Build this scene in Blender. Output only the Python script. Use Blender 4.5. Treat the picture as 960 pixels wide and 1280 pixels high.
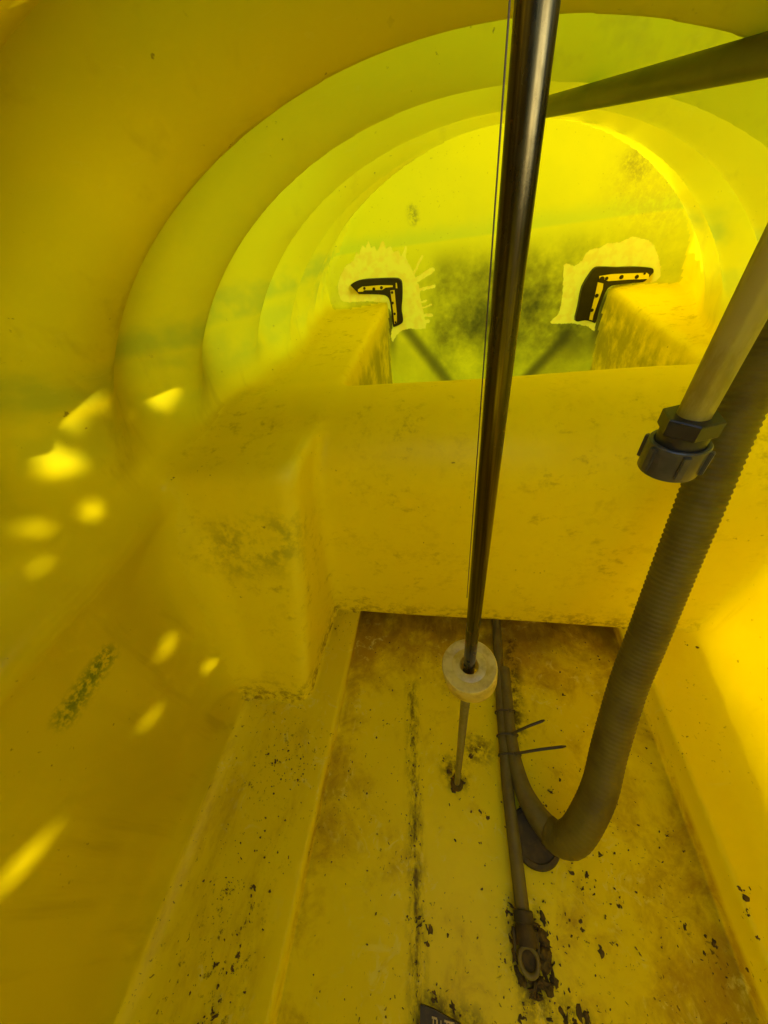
import bpy, bmesh, math, random
import numpy as np
from mathutils import Vector, Matrix

random.seed(7)
rng = np.random.default_rng(7)
scene = bpy.context.scene
for o in list(bpy.data.objects):
    bpy.data.objects.remove(o, do_unlink=True)
COL = scene.collection
U = 2.0            # metres per modelling unit (the tank is about 1.7 m across)

# ------------------------------------------------------------------ camera
cam_data = bpy.data.cameras.new('camera')
cam = bpy.data.objects.new('camera', cam_data)
COL.objects.link(cam)
cam_data.sensor_fit = 'VERTICAL'
cam_data.sensor_height = 36.0
cam_data.lens = 36.0 * 429.2285 / 1280.0
cam_data.clip_start = 0.005
cam_data.clip_end = 500.0
RX = Vector((0.9825567, 0.1419266, -0.1201629))
RD = Vector((0.0078899, -0.6773986, -0.7355739))
RF = Vector((-0.1857957, 0.7217949, -0.6667023))
m3 = Matrix((RX, -RD, -RF)).transposed()
cam.matrix_world = Matrix.Translation(Vector((0, 0, 0.70)) * U) @ m3.to_4x4()
scene.camera = cam

# ------------------------------------------------------------------ daylight
SUN = Vector((0.60, -0.66, 0.48)).normalized()     # towards the sun
elev = math.asin(SUN.z)
azim = math.atan2(SUN.x, SUN.y)
world = bpy.data.worlds.new('World')
scene.world = world
world.use_nodes = True
wn = world.node_tree
wn.nodes.clear()
sky = wn.nodes.new('ShaderNodeTexSky')
sky.sky_type = 'NISHITA'
sky.sun_disc = False
sky.sun_elevation = elev
sky.sun_rotation = azim
bg = wn.nodes.new('ShaderNodeBackground')
bg.inputs['Strength'].default_value = 0.15
wo = wn.nodes.new('ShaderNodeOutputWorld')
wn.links.new(sky.outputs[0], bg.inputs[0])
wn.links.new(bg.outputs[0], wo.inputs[0])

sun_data = bpy.data.lights.new('sun', 'SUN')
sun_data.energy = 2.0
sun_data.angle = math.radians(0.5)
sun_data.color = (1.0, 0.86, 0.66)
sun = bpy.data.objects.new('sun', sun_data)
COL.objects.link(sun)
sun.rotation_euler = SUN.to_track_quat('Z', 'Y').to_euler()
sun.location = SUN * 12

scene.view_settings.view_transform = 'Standard'
scene.view_settings.look = 'None'
scene.view_settings.gamma = 1.0
scene.view_settings.exposure = 2.08
scene.view_settings.use_curve_mapping = False
scene.render.engine = 'CYCLES'
scene.cycles.use_denoising = True
scene.cycles.max_bounces = 14
scene.cycles.diffuse_bounces = 12
scene.cycles.glossy_bounces = 4
scene.cycles.transmission_bounces = 10
scene.cycles.sample_clamp_indirect = 6.0

# ------------------------------------------------------------------ helpers
def empty(name, label, cat, loc=(0, 0, 0), group=None):
    o = bpy.data.objects.new(name, None)
    COL.objects.link(o)
    o.location = Vector(loc) * U
    o.empty_display_size = 0.05
    o['label'] = label
    o['category'] = cat
    if group:
        o['group'] = group
    return o

def tag(o, label, cat, group=None, kind=None):
    o['label'] = label
    o['category'] = cat
    if group:
        o['group'] = group
    if kind:
        o['kind'] = kind
    return o

def link_mesh(name, verts, faces, mat, parent=None, smooth=True, origin=None):
    """verts in modelling units, world space; made local to parent / origin"""
    off = Vector((0, 0, 0))
    if parent is not None:
        p = parent
        while p is not None:
            off += p.location
            p = p.parent
    loc = Vector(origin) * U - off if origin is not None else Vector((0, 0, 0))
    base = off + loc
    v = np.asarray(verts, dtype=np.float64) * U - np.array(base)
    me = bpy.data.meshes.new(name)
    me.from_pydata([tuple(r) for r in v], [], faces)
    me.materials.append(mat)
    if smooth:
        me.polygons.foreach_set('use_smooth', [True] * len(me.polygons))
    me.update()
    o = bpy.data.objects.new(name, me)
    COL.objects.link(o)
    o.location = loc
    if parent is not None:
        o.parent = parent
    return o

def bm_obj(name, bm, mat, parent=None, smooth=True, origin=None, auto=None):
    bm.verts.ensure_lookup_table()
    bm.verts.index_update()
    vs = [tuple(v.co) for v in bm.verts]
    fs = [tuple(v.index for v in f.verts) for f in bm.faces]
    bm.free()
    o = link_mesh(name, vs, fs, mat, parent, smooth, origin)
    if auto is not None:
        o.data.set_sharp_from_angle(angle=math.radians(auto))
    return o

def frames(path):
    P = [Vector(p) for p in path]
    n = len(P)
    T = []
    for i in range(n):
        a = P[max(0, i - 1)]
        b = P[min(n - 1, i + 1)]
        T.append((b - a).normalized())
    ref = Vector((0, 0, 1)) if abs(T[0].z) < 0.9 else Vector((1, 0, 0))
    X = (ref - T[0] * ref.dot(T[0])).normalized()
    out = []
    for i in range(n):
        X = (X - T[i] * X.dot(T[i])).normalized()
        out.append((P[i], X.copy(), T[i].cross(X)))
    return out

def tube_geo(path, radii, seg=20, caps=True):
    fr = frames(path)
    vs, fs = [], []
    if not hasattr(radii, '__len__'):
        radii = [radii] * len(path)
    for (p, x, y), r in zip(fr, radii):
        for k in range(seg):
            a = 2 * math.pi * k / seg
            vs.append(p + x * (r * math.cos(a)) + y * (r * math.sin(a)))
    for i in range(len(path) - 1):
        for k in range(seg):
            a = i * seg + k
            b = i * seg + (k + 1) % seg
            fs.append((a, b, b + seg, a + seg))
    if caps:
        fs.append(tuple(reversed(range(seg))))
        fs.append(tuple((len(path) - 1) * seg + k for k in range(seg)))
    return [tuple(v) for v in vs], fs

def tube(name, path, radii, mat, parent=None, seg=20, caps=True, auto=40, origin=None):
    v, f = tube_geo(path, radii, seg, caps)
    o = link_mesh(name, v, f, mat, parent, True, origin)
    if auto:
        o.data.set_sharp_from_angle(angle=math.radians(auto))
    return o

def spline(pts, n):
    """Catmull-Rom through pts, resampled to n points of even arc length"""
    P = [Vector(p) for p in pts]
    P = [P[0] * 2 - P[1]] + P + [P[-1] * 2 - P[-2]]
    dense = []
    for i in range(1, len(P) - 2):
        for k in range(24):
            t = k / 24
            a, b, c, d = P[i - 1], P[i], P[i + 1], P[i + 2]
            dense.append(0.5 * ((2 * b) + (c - a) * t + (2 * a - 5 * b + 4 * c - d) * t * t + (3 * b - a - 3 * c + d) * t ** 3))
    dense.append(P[-2])
    L = [0.0]
    for i in range(1, len(dense)):
        L.append(L[-1] + (dense[i] - dense[i - 1]).length)
    out = []
    j = 0
    for k in range(n):
        s = L[-1] * k / (n - 1)
        while j < len(L) - 2 and L[j + 1] < s:
            j += 1
        u = 0 if L[j + 1] == L[j] else (s - L[j]) / (L[j + 1] - L[j])
        out.append(dense[j].lerp(dense[j + 1], min(1, u)))
    return out, L[-1]

def lathe_geo(profile, c, seg=48, closed=True):
    """profile of (r, z) round the vertical through c"""
    vs, fs = [], []
    n = len(profile)
    for r, z in profile:
        for k in range(seg):
            a = 2 * math.pi * k / seg
            vs.append((c[0] + r * math.cos(a), c[1] + r * math.sin(a), c[2] + z))
    m = n if closed else n - 1
    for i in range(m):
        j = (i + 1) % n
        for k in range(seg):
            k2 = (k + 1) % seg
            fs.append((i * seg + k, i * seg + k2, j * seg + k2, j * seg + k))
    return vs, fs

# ------------------------------------------------------------------ materials
class NT:
    def __init__(self, name):
        self.m = bpy.data.materials.new(name)
        self.m.use_nodes = True
        self.t = self.m.node_tree
        self.t.nodes.clear()
        self.out = self.n('ShaderNodeOutputMaterial')
        g = self.n('ShaderNodeNewGeometry')
        v = self.n('ShaderNodeVectorMath')
        v.operation = 'SCALE'
        self.l(g.outputs['Position'], v.inputs[0])
        v.inputs[3].default_value = 1.0 / U
        self.pos = v.outputs[0]
        self.nor = g.outputs['Normal']
        s = self.n('ShaderNodeSeparateXYZ')
        self.l(self.pos, s.inputs[0])
        self.x, self.y, self.z = s.outputs
    def n(self, t):
        return self.t.nodes.new(t)
    def l(self, a, b):
        self.t.links.new(a, b)
    def setin(self, s, v):
        if v is None:
            return
        if hasattr(v, 'is_linked') or isinstance(v, bpy.types.NodeSocket):
            self.l(v, s)
        else:
            if isinstance(v, tuple) and len(v) == 3 and s.type == 'RGBA':
                v = (*v, 1)
            s.default_value = v
    def math(self, op, a, b=None, c=None, clamp=False):
        n = self.n('ShaderNodeMath')
        n.operation = op
        n.use_clamp = clamp
        for i, v in enumerate((a, b, c)):
            self.setin(n.inputs[i], v)
        return n.outputs[0]
    def noise(self, scale, detail=4, rough=0.55, vec=None, dist=0.0):
        n = self.n('ShaderNodeTexNoise')
        self.l(vec or self.pos, n.inputs['Vector'])
        n.inputs['Scale'].default_value = scale
        n.inputs['Detail'].default_value = detail
        n.inputs['Roughness'].default_value = rough
        n.inputs['Distortion'].default_value = dist
        return n.outputs['Fac']
    def stretch(self, sx, sy, sz, off=(0, 0, 0)):
        n = self.n('ShaderNodeMapping')
        self.l(self.pos, n.inputs['Vector'])
        n.inputs['Scale'].default_value = (sx, sy, sz)
        n.inputs['Location'].default_value = off
        return n.outputs[0]
    def ramp(self, f, lo, hi, a=0.0, b=1.0, smooth=True):
        n = self.n('ShaderNodeMapRange')
        n.interpolation_type = 'SMOOTHSTEP' if smooth else 'LINEAR'
        self.setin(n.inputs[0], f)
        n.inputs[1].default_value = lo
        n.inputs[2].default_value = hi
        n.inputs[3].default_value = a
        n.inputs[4].default_value = b
        return n.outputs[0]
    def mix(self, f, a, b, mode='MIX'):
        n = self.n('ShaderNodeMix')
        n.data_type = 'RGBA'
        n.blend_type = mode
        self.setin(n.inputs[0], f)
        self.setin(n.inputs[6], a)
        self.setin(n.inputs[7], b)
        return n.outputs[2]
    def bump(self, h, strength=0.3, dist=0.002):
        n = self.n('ShaderNodeBump')
        n.inputs['Strength'].default_value = strength
        n.inputs['Distance'].default_value = dist
        self.l(h, n.inputs['Height'])
        return n.outputs[0]
    def principled(self, color, rough=0.5, metal=0.0, normal=None, spec=0.5):
        n = self.n('ShaderNodeBsdfPrincipled')
        self.setin(n.inputs['Base Color'], color)
        self.setin(n.inputs['Roughness'], rough)
        self.setin(n.inputs['Metallic'], metal)
        n.inputs['Specular IOR Level'].default_value = spec
        if normal is not None:
            self.l(normal, n.inputs['Normal'])
        self.l(n.outputs[0], self.out.inputs[0])
        return self.m
    def seg_mask(self, p, q, r0, r1):
        """1 near the segment p-q, falling to 0 between radii r0 and r1"""
        p = Vector(p); q = Vector(q)
        d = q - p
        L2 = d.length_squared
        s = self.n('ShaderNodeVectorMath'); s.operation = 'SUBTRACT'
        self.l(self.pos, s.inputs[0]); s.inputs[1].default_value = p
        dt = self.n('ShaderNodeVectorMath'); dt.operation = 'DOT_PRODUCT'
        self.l(s.outputs[0], dt.inputs[0]); dt.inputs[1].default_value = d / L2
        t = self.math('ADD', dt.outputs['Value'], 0.0, clamp=True)
        sc = self.n('ShaderNodeVectorMath'); sc.operation = 'SCALE'
        sc.inputs[0].default_value = d; self.l(t, sc.inputs[3])
        df = self.n('ShaderNodeVectorMath'); df.operation = 'SUBTRACT'
        self.l(s.outputs[0], df.inputs[0]); self.l(sc.outputs[0], df.inputs[1])
        ln = self.n('ShaderNodeVectorMath'); ln.operation = 'LENGTH'
        self.l(df.outputs[0], ln.inputs[0])
        return self.ramp(ln.outputs['Value'], r0, r1, 1.0, 0.0)

YEL = (0.875, 0.735, 0.003)
DEEP = (0.83, 0.665, 0.003)
GREEN = (0.42, 0.50, 0.015)
BROWN = (0.22, 0.115, 0.008)

def plastic(nt, col, trans=0.5, rough=0.22, normal=None, coat=0.007):
    d = nt.n('ShaderNodeBsdfDiffuse')
    t = nt.n('ShaderNodeBsdfTranslucent')
    g = nt.n('ShaderNodeBsdfGlossy')
    nt.setin(d.inputs['Color'], col)
    nt.setin(t.inputs['Color'], col)
    g.inputs['Roughness'].default_value = rough
    for s in (d, t, g):
        if normal is not None:
            nt.l(normal, s.inputs['Normal'])
    m1 = nt.n('ShaderNodeMixShader')
    nt.setin(m1.inputs[0], trans)
    nt.l(d.outputs[0], m1.inputs[1]); nt.l(t.outputs[0], m1.inputs[2])
    lw = nt.n('ShaderNodeFresnel')
    lw.inputs['IOR'].default_value = 1.45
    m2 = nt.n('ShaderNodeMixShader')
    nt.l(nt.math('MINIMUM', nt.math('MULTIPLY', lw.outputs[0], coat / 0.034, clamp=True), coat * 2.5), m2.inputs[0])
    nt.l(m1.outputs[0], m2.inputs[1]); nt.l(g.outputs[0], m2.inputs[2])
    nt.l(m2.outputs[0], nt.out.inputs[0])
    return nt.m

def thick(nt, tr):
    # the ledges and the baffle are moulded thicker than the shell
    at = nt.n('ShaderNodeAttribute'); at.attribute_name = 'thick'
    m = nt.n('ShaderNodeMix')
    nt.l(at.outputs['Fac'], m.inputs[0]); nt.setin(m.inputs[2], tr); m.inputs[3].default_value = 0.2
    return m.outputs[0]

def mat_wall():
    nt = NT('moulded_yellow_plastic')
    big = nt.ramp(nt.noise(4.0, 3), 0.35, 0.68)
    c = nt.mix(nt.math('MULTIPLY', big, 0.55), YEL, DEEP)
    # algae film at the old water line
    nz = nt.noise(9.0, 5, 0.6, nt.stretch(1, 0.35, 1.4))
    wob = nt.math('ADD', nt.z, nt.math('MULTIPLY', nt.math('SUBTRACT', nz, 0.5), 0.07))
    band = nt.math('MULTIPLY', nt.ramp(wob, 0.585, 0.609), nt.ramp(wob, 0.612, 0.640, 1.0, 0.0))
    low = nt.math('MULTIPLY', nt.ramp(wob, 0.50, 0.545), nt.ramp(wob, 0.57, 0.60, 1.0, 0.0))
    g = nt.math('MULTIPLY', nt.math('MAXIMUM', band, nt.math('MULTIPLY', low, 0.6)), nt.ramp(nt.noise(13, 3), 0.38, 0.62))
    c = nt.mix(nt.math('MULTIPLY', g, 0.55), c, GREEN)
    # green rubbed streak on the near left wall
    sm = nt.seg_mask((-0.396, 0.129, 0.344), (-0.396, 0.070, 0.342), 0.0, 0.022)
    sg = nt.math('MULTIPLY', sm, nt.ramp(nt.noise(160, 4, 0.7, nt.stretch(1, 1, 1.0)), 0.40, 0.58))
    c = nt.mix(nt.math('MULTIPLY', sg, 0.8), c, (0.10, 0.20, 0.01))
    # fine dirt
    sp = nt.math('MULTIPLY', nt.ramp(nt.noise(120, 3, 0.6), 0.68, 0.74), nt.ramp(nt.noise(9, 2), 0.50, 0.62))
    c = nt.mix(nt.math('MULTIPLY', sp, 0.7), c, BROWN)
    # faint drip marks and hairline scratches
    dr = nt.math('MULTIPLY', nt.ramp(nt.noise(26, 4, 0.6, nt.stretch(1, 1, 0.10)), 0.52, 0.70), nt.ramp(nt.noise(5, 2), 0.40, 0.62))
    c = nt.mix(nt.math('MULTIPLY', dr, 0.28), c, (0.46, 0.33, 0.01))
    sc = nt.ramp(nt.noise(70, 5, 0.75, nt.stretch(0.25, 1.0, 1.6), 2.0), 0.60, 0.68)
    c = nt.mix(nt.math('MULTIPLY', sc, 0.16), c, (0.93, 0.82, 0.05))
    # thickness of the moulding varies a little
    tr = nt.ramp(nt.noise(6.0, 3, 0.5, nt.stretch(1, 1, 1, (3, 1, 2))), 0.3, 0.7, 0.42, 0.58)
    bp = nt.bump(nt.math('ADD', nt.noise(28, 3), nt.math('MULTIPLY', nt.noise(150, 2), 0.15)), 0.25, 0.004)
    return plastic(nt, c, thick(nt, tr), 0.2, bp)

def mat_ledge():
    nt = NT('scuffed_yellow_plastic')
    big = nt.ramp(nt.noise(5.0, 4), 0.35, 0.68)
    c = nt.mix(nt.math('MULTIPLY', big, 0.2), YEL, DEEP)
    scuff = nt.ramp(nt.noise(48, 6, 0.72, nt.stretch(0.8, 0.9, 1)), 0.52, 0.72)
    area = nt.ramp(nt.noise(7, 3), 0.42, 0.62)
    c = nt.mix(nt.math('MULTIPLY', nt.math('MULTIPLY', scuff, area), 0.55), c, (0.33, 0.24, 0.012))
    sp = nt.math('MULTIPLY', nt.ramp(nt.noise(110, 4, 0.65), 0.66, 0.72), nt.ramp(nt.noise(12, 2), 0.52, 0.62))
    c = nt.mix(nt.math('MULTIPLY', sp, 0.8), c, (0.10, 0.055, 0.006))
    inner_shade = nt.math('MULTIPLY', nt.math('MULTIPLY', nt.ramp(nt.y, 0.55, 0.75), nt.ramp(nt.z, 0.455, 0.40)), nt.ramp(nt.noise(14, 5, 0.65), 0.28, 0.60))  # shadow on the far ledges' inner faces, painted in as dark olive
    c = nt.mix(nt.math('MULTIPLY', inner_shade, 0.75), c, (0.26, 0.25, 0.010))
    edge = nt.math('MULTIPLY', nt.ramp(nt.noise(17, 5, 0.7), 0.50, 0.68), nt.ramp(nt.noise(70, 5, 0.75), 0.42, 0.62))
    c = nt.mix(nt.math('MULTIPLY', edge, 0.16), c, (0.36, 0.26, 0.010))
    hz = nt.math('MULTIPLY', nt.ramp(nt.noise(55, 5, 0.7, nt.stretch(0.6, 0.7, 1.2), 1.5), 0.57, 0.68), nt.ramp(nt.noise(8, 2), 0.45, 0.6))
    c = nt.mix(nt.math('MULTIPLY', hz, 0.10), c, (0.30, 0.21, 0.010))
    # ridge highlight painted in as pale wear along the convex edges
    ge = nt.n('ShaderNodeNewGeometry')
    ridge_light = nt.math('MULTIPLY', nt.ramp(ge.outputs['Pointiness'], 0.508, 0.540), nt.ramp(nt.noise(26, 5, 0.65), 0.30, 0.60))
    c = nt.mix(nt.math('MULTIPLY', ridge_light, 0.55), c, (0.93, 0.84, 0.06))
    gr = nt.seg_mask((-0.30, 0.28, 0.36), (-0.22, 0.28, 0.38), 0.01, 0.07)
    gr = nt.math('MULTIPLY', gr, nt.ramp(nt.noise(30, 5, 0.7), 0.4, 0.62))
    c = nt.mix(nt.math('MULTIPLY', gr, 0.55), c, (0.25, 0.24, 0.012))
    ft = nt.math('MULTIPLY', nt.ramp(nt.z, 0.03, 0.11, 1.0, 0.0), nt.ramp(nt.noise(45, 6, 0.75), 0.46, 0.62))
    c = nt.mix(nt.math('MULTIPLY', ft, 0.75), c, (0.16, 0.09, 0.006))
    bp = nt.bump(nt.math('ADD', nt.noise(24, 3), nt.math('MULTIPLY', nt.noise(220, 3), 0.25)), 0.3, 0.004)
    return plastic(nt, c, thick(nt, 0.5), 0.45, bp, 0.010)

def mat_floor():
    nt = NT('stained_yellow_floor')
    c = nt.mix(nt.math('MULTIPLY', nt.ramp(nt.noise(7, 4), 0.35, 0.65), 0.6), YEL, DEEP)
    inch = nt.ramp(nt.z, 0.012, 0.026, 1.0, 0.0)
    # brown silt film: thickest below the cross baffle, on the right and along the steps
    n1 = nt.noise(10, 7, 0.68, None, 0.6)
    n2 = nt.noise(34, 6, 0.72, None, 0.8)
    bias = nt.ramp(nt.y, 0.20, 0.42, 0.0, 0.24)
    rb = nt.math('MULTIPLY', nt.ramp(nt.x, 0.14, 0.32, 0.0, 0.13), nt.ramp(nt.y, 0.30, 0.10))
    lb = nt.ramp(nt.x, -0.12, -0.19, 0.0, 0.10)
    s = nt.math('ADD', nt.math('ADD', nt.math('MULTIPLY', n1, 0.65), nt.math('MULTIPLY', n2, 0.35)), nt.math('ADD', bias, nt.math('ADD', rb, lb)))
    film = nt.math('MULTIPLY', nt.ramp(s, 0.50, 0.76), inch)
    c = nt.mix(nt.math('MULTIPLY', film, 0.82), c, (0.40, 0.22, 0.009))
    chalk = nt.math('MULTIPLY', nt.ramp(nt.noise(38, 6, 0.7, None, 1.2), 0.54, 0.66), nt.ramp(nt.noise(8, 3, 0.5, nt.stretch(1, 1, 1, (5, 2, 0))), 0.42, 0.6))
    c = nt.mix(nt.math('MULTIPLY', chalk, 0.7), c, (0.88, 0.77, 0.10))
    shade = nt.math('MULTIPLY', nt.math('MULTIPLY', nt.ramp(nt.y, 0.31, 0.385), inch), nt.ramp(nt.noise(18, 5, 0.65, nt.stretch(1, 0.7, 1)), 0.33, 0.60))  # brown mottling in front of the baffle, its shadow painted in with it
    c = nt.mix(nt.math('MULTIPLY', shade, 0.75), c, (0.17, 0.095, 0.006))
    # faint brushed sweep marks
    br = nt.ramp(nt.noise(42, 5, 0.7, nt.stretch(1.0, 0.25, 1), 1.5), 0.55, 0.72)
    c = nt.mix(nt.math('MULTIPLY', nt.math('MULTIPLY', br, film), 0.4), c, (0.72, 0.50, 0.02))
    # dark specks, more of them in some places than in others
    dens = nt.ramp(nt.noise(6, 4, 0.6), 0.40, 0.66)
    sp1 = nt.ramp(nt.noise(170, 3, 0.6, None, 0.5), 0.655, 0.70)
    sp2 = nt.ramp(nt.noise(64, 6, 0.72, None, 0.8), 0.635, 0.70)
    sp = nt.math('MAXIMUM', nt.math('MULTIPLY', sp1, nt.ramp(dens, 0.1, 0.6)), nt.math('MULTIPLY', sp2, nt.ramp(dens, 0.35, 0.8)))
    # the dirty seam along the middle of the floor
    seam = nt.seg_mask((-0.068, 0.26, 0.0), (-0.024, -0.16, 0.0), 0.0, 0.020)
    sd = nt.math('MULTIPLY', seam, nt.ramp(nt.noise(60, 7, 0.78, nt.stretch(1, 0.45, 1)), 0.42, 0.66))
    core = nt.math('MULTIPLY', nt.seg_mask((-0.066, 0.24, 0.0), (-0.024, -0.16, 0.0), 0.001, 0.007), nt.ramp(nt.noise(60, 6, 0.75, nt.stretch(1, 0.5, 1)), 0.40, 0.60))
    # dirt gathered at the foot of the thin rod, the nozzle and the pipes
    def pile(p, q, r, k):
        return nt.math('MULTIPLY', nt.seg_mask(p, q, 0.0, r), nt.ramp(nt.noise(k, 6, 0.72), 0.40, 0.60))
    ps = [pile((0.017, 0.126, 0), (0.008, 0.138, 0), 0.03, 70), pile((0.045, 0.17, 0), (0.055, 0.17, 0), 0.035, 60),
          pile((0.098, -0.01, 0), (0.104, -0.07, 0), 0.034, 60), pile((0.125, 0.36, 0), (0.118, 0.20, 0), 0.026, 55),
          pile((-0.02, -0.10, 0), (0.03, -0.105, 0), 0.03, 60), pile((0.14, -0.085, 0), (0.15, -0.09, 0), 0.035, 70)]
    d = nt.math('MAXIMUM', sd, core)
    for p in ps:
        d = nt.math('MAXIMUM', d, p)
    bench = nt.math('SUBTRACT', 1.0, inch)
    # bench: silt trail on the left
    trail = nt.math('MULTIPLY', nt.seg_mask((-0.30, 0.16, 0.03), (-0.262, -0.14, 0.03), 0.005, 0.07), nt.ramp(nt.noise(120, 6, 0.76), 0.56, 0.64))
    trail = nt.math('MULTIPLY', trail, nt.ramp(nt.noise(16, 3), 0.45, 0.62))
    trail = nt.math('MULTIPLY', trail, bench)
    d = nt.math('MAXIMUM', d, nt.math('MAXIMUM', nt.math('MULTIPLY', sp, 0.85), trail))
    bf = nt.math('MULTIPLY', nt.math('MULTIPLY', bench, nt.ramp(nt.noise(22, 6, 0.72, nt.stretch(1, 0.4, 1)), 0.45, 0.72)), nt.ramp(nt.x, -0.20, -0.24))
    c = nt.mix(nt.math('MULTIPLY', bf, 0.45), c, (0.42, 0.25, 0.01))
    c = nt.mix(nt.math('MULTIPLY', d, 0.88), c, (0.055, 0.032, 0.006))
    bp = nt.bump(nt.math('ADD', nt.math('ADD', nt.noise(26, 4), nt.math('MULTIPLY', nt.noise(180, 4), 0.3)), nt.math('MULTIPLY', d, 0.5)), 0.35, 0.003)
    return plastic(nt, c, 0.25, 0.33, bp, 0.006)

def mat_end():
    nt = NT('end_wall_plastic')
    c = nt.mix(nt.math('MULTIPLY', nt.ramp(nt.noise(5, 4), 0.35, 0.65), 0.5), (0.85, 0.735, 0.003), (0.76, 0.68, 0.005))
    n = nt.noise(20, 6, 0.7)
    nf = nt.noise(90, 5, 0.75)
    wob = nt.math('ADD', nt.z, nt.math('MULTIPLY', nt.math('SUBTRACT', nt.noise(16, 5), 0.5), 0.03))
    line = nt.math('MULTIPLY', nt.ramp(nt.z, 0.598, 0.606), nt.ramp(wob, 0.609, 0.650, 1.0, 0.0))
    c = nt.mix(nt.math('MULTIPLY', line, 0.30), c, (0.40, 0.58, 0.015))
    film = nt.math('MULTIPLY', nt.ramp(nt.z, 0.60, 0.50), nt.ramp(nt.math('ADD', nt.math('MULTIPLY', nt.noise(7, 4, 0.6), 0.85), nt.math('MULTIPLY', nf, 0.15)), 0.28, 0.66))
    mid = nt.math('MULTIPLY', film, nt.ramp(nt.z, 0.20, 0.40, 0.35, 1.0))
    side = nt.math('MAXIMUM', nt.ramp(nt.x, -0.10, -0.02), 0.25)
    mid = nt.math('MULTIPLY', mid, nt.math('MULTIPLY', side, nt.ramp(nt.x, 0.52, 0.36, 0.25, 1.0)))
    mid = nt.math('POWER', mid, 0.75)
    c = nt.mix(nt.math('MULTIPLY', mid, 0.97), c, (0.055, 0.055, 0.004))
    # rubbed brown marks above the right bracket and a thumb-sized one upper left
    def blot(p, q, r, f, col, c):
        return nt.mix(nt.math('MULTIPLY', nt.math('MULTIPLY', nt.seg_mask(p, q, 0.0, r), nt.ramp(nf, 0.35, 0.62)), f), c, col)
    c = blot((0.42, 1.18, 0.66), (0.50, 1.18, 0.60), 0.10, 0.3, (0.42, 0.26, 0.01), c)
    c = blot((0.40, 1.18, 0.70), (0.425, 1.18, 0.68), 0.03, 0.6, (0.30, 0.20, 0.01), c)
    c = blot((-0.100, 1.18, 0.672), (-0.097, 1.18, 0.655), 0.022, 0.9, (0.17, 0.15, 0.01), c)
    c = blot((-0.22, 1.18, 0.50), (-0.30, 1.18, 0.49), 0.03, 0.7, (0.16, 0.12, 0.01), c)
    # soft crease shadow painted dark along the gussets and ledge corners
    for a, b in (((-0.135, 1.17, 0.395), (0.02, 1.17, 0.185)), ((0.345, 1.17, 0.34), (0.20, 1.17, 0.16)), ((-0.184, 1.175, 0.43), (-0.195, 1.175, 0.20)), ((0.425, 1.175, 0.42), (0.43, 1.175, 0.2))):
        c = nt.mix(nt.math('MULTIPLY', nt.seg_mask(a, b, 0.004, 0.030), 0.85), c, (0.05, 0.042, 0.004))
    sp = nt.ramp(nt.noise(150, 4, 0.7), 0.64, 0.72)
    c = nt.mix(nt.math('MULTIPLY', sp, 0.5), c, BROWN)
    # sealer brushed on round the brackets
    at = nt.n('ShaderNodeAttribute'); at.attribute_name = 'sealer'
    edge = nt.math('ADD', at.outputs['Fac'], nt.math('MULTIPLY', nt.math('SUBTRACT', nt.noise(110, 5, 0.7), 0.5), 0.010))
    sl = nt.ramp(edge, -0.001, 0.0012)
    c = nt.mix(sl, c, nt.mix(nt.ramp(nt.noise(45, 4), 0.4, 0.65), (0.95, 0.80, 0.02), (0.92, 0.70, 0.015)))
    bp = nt.bump(nt.math('ADD', nt.math('ADD', nt.noise(40, 4), nt.math('MULTIPLY', nf, 0.5)), nt.math('MULTIPLY', sl, 1.2)), 0.4, 0.004)
    return plastic(nt, c, 0.52, 0.3, bp)

def simple(name, col, rough=0.5, metal=0.0, var=0.0, vs=60, col2=None, bump=0.0, bs=200, spec=0.5):
    nt = NT(name)
    c = col
    if col2 is not None:
        c = nt.mix(nt.math('MULTIPLY', nt.ramp(nt.noise(vs, 5, 0.65), 0.40, 0.66), var), col, col2)
    nb = nt.bump(nt.noise(bs, 4, 0.6), bump, 0.002) if bump else None
    return nt.principled(c, rough, metal, nb, spec)

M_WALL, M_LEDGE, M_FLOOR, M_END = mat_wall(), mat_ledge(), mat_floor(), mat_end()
def mat_steel():
    nt = NT('polished_steel')
    st = nt.noise(420, 3, 0.6, nt.stretch(1, 1, 0.015))
    sm = nt.noise(40, 6, 0.7, nt.stretch(1, 1, 0.4))
    c = nt.mix(nt.ramp(st, 0.40, 0.62), (0.11, 0.09, 0.038), (0.04, 0.032, 0.013))
    c = nt.mix(nt.math('MULTIPLY', nt.ramp(sm, 0.50, 0.66), 0.6), c, (0.05, 0.038, 0.012))
    rg = nt.ramp(sm, 0.35, 0.7, 0.14, 0.42)
    return nt.principled(c, rg, 1.0, nt.bump(nt.math('ADD', st, nt.math('MULTIPLY', nt.noise(220, 4), 0.4)), 0.10, 0.002))
M_STEEL = mat_steel()
M_DULL = simple('dull_rod', (0.22, 0.19, 0.10), 0.45, 0.4, 0.7, 60, (0.12, 0.10, 0.04), 0.1)
M_WIRE = simple('dark_wire', (0.08, 0.06, 0.03), 0.4, 0.6)
M_HOLE = simple('dark_bore', (0.01, 0.008, 0.004), 0.9)
M_HOSE = simple('olive_hose_rubber', (0.135, 0.105, 0.012), 0.55, 0.0, 0.8, 26, (0.085, 0.062, 0.008), 0.2, 120, 0.25)
M_PIPE = simple('silty_pipe', (0.125, 0.10, 0.02), 0.6, 0.0, 0.7, 45, (0.075, 0.052, 0.01), 0.2, 120)
M_TIE = simple('cable_tie_nylon', (0.05, 0.035, 0.02), 0.4)
M_BLACKP = simple('black_polypropylene', (0.016, 0.013, 0.010), 0.42, 0.0, 0.5, 80, (0.035, 0.028, 0.018), 0.15, 150)
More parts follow.
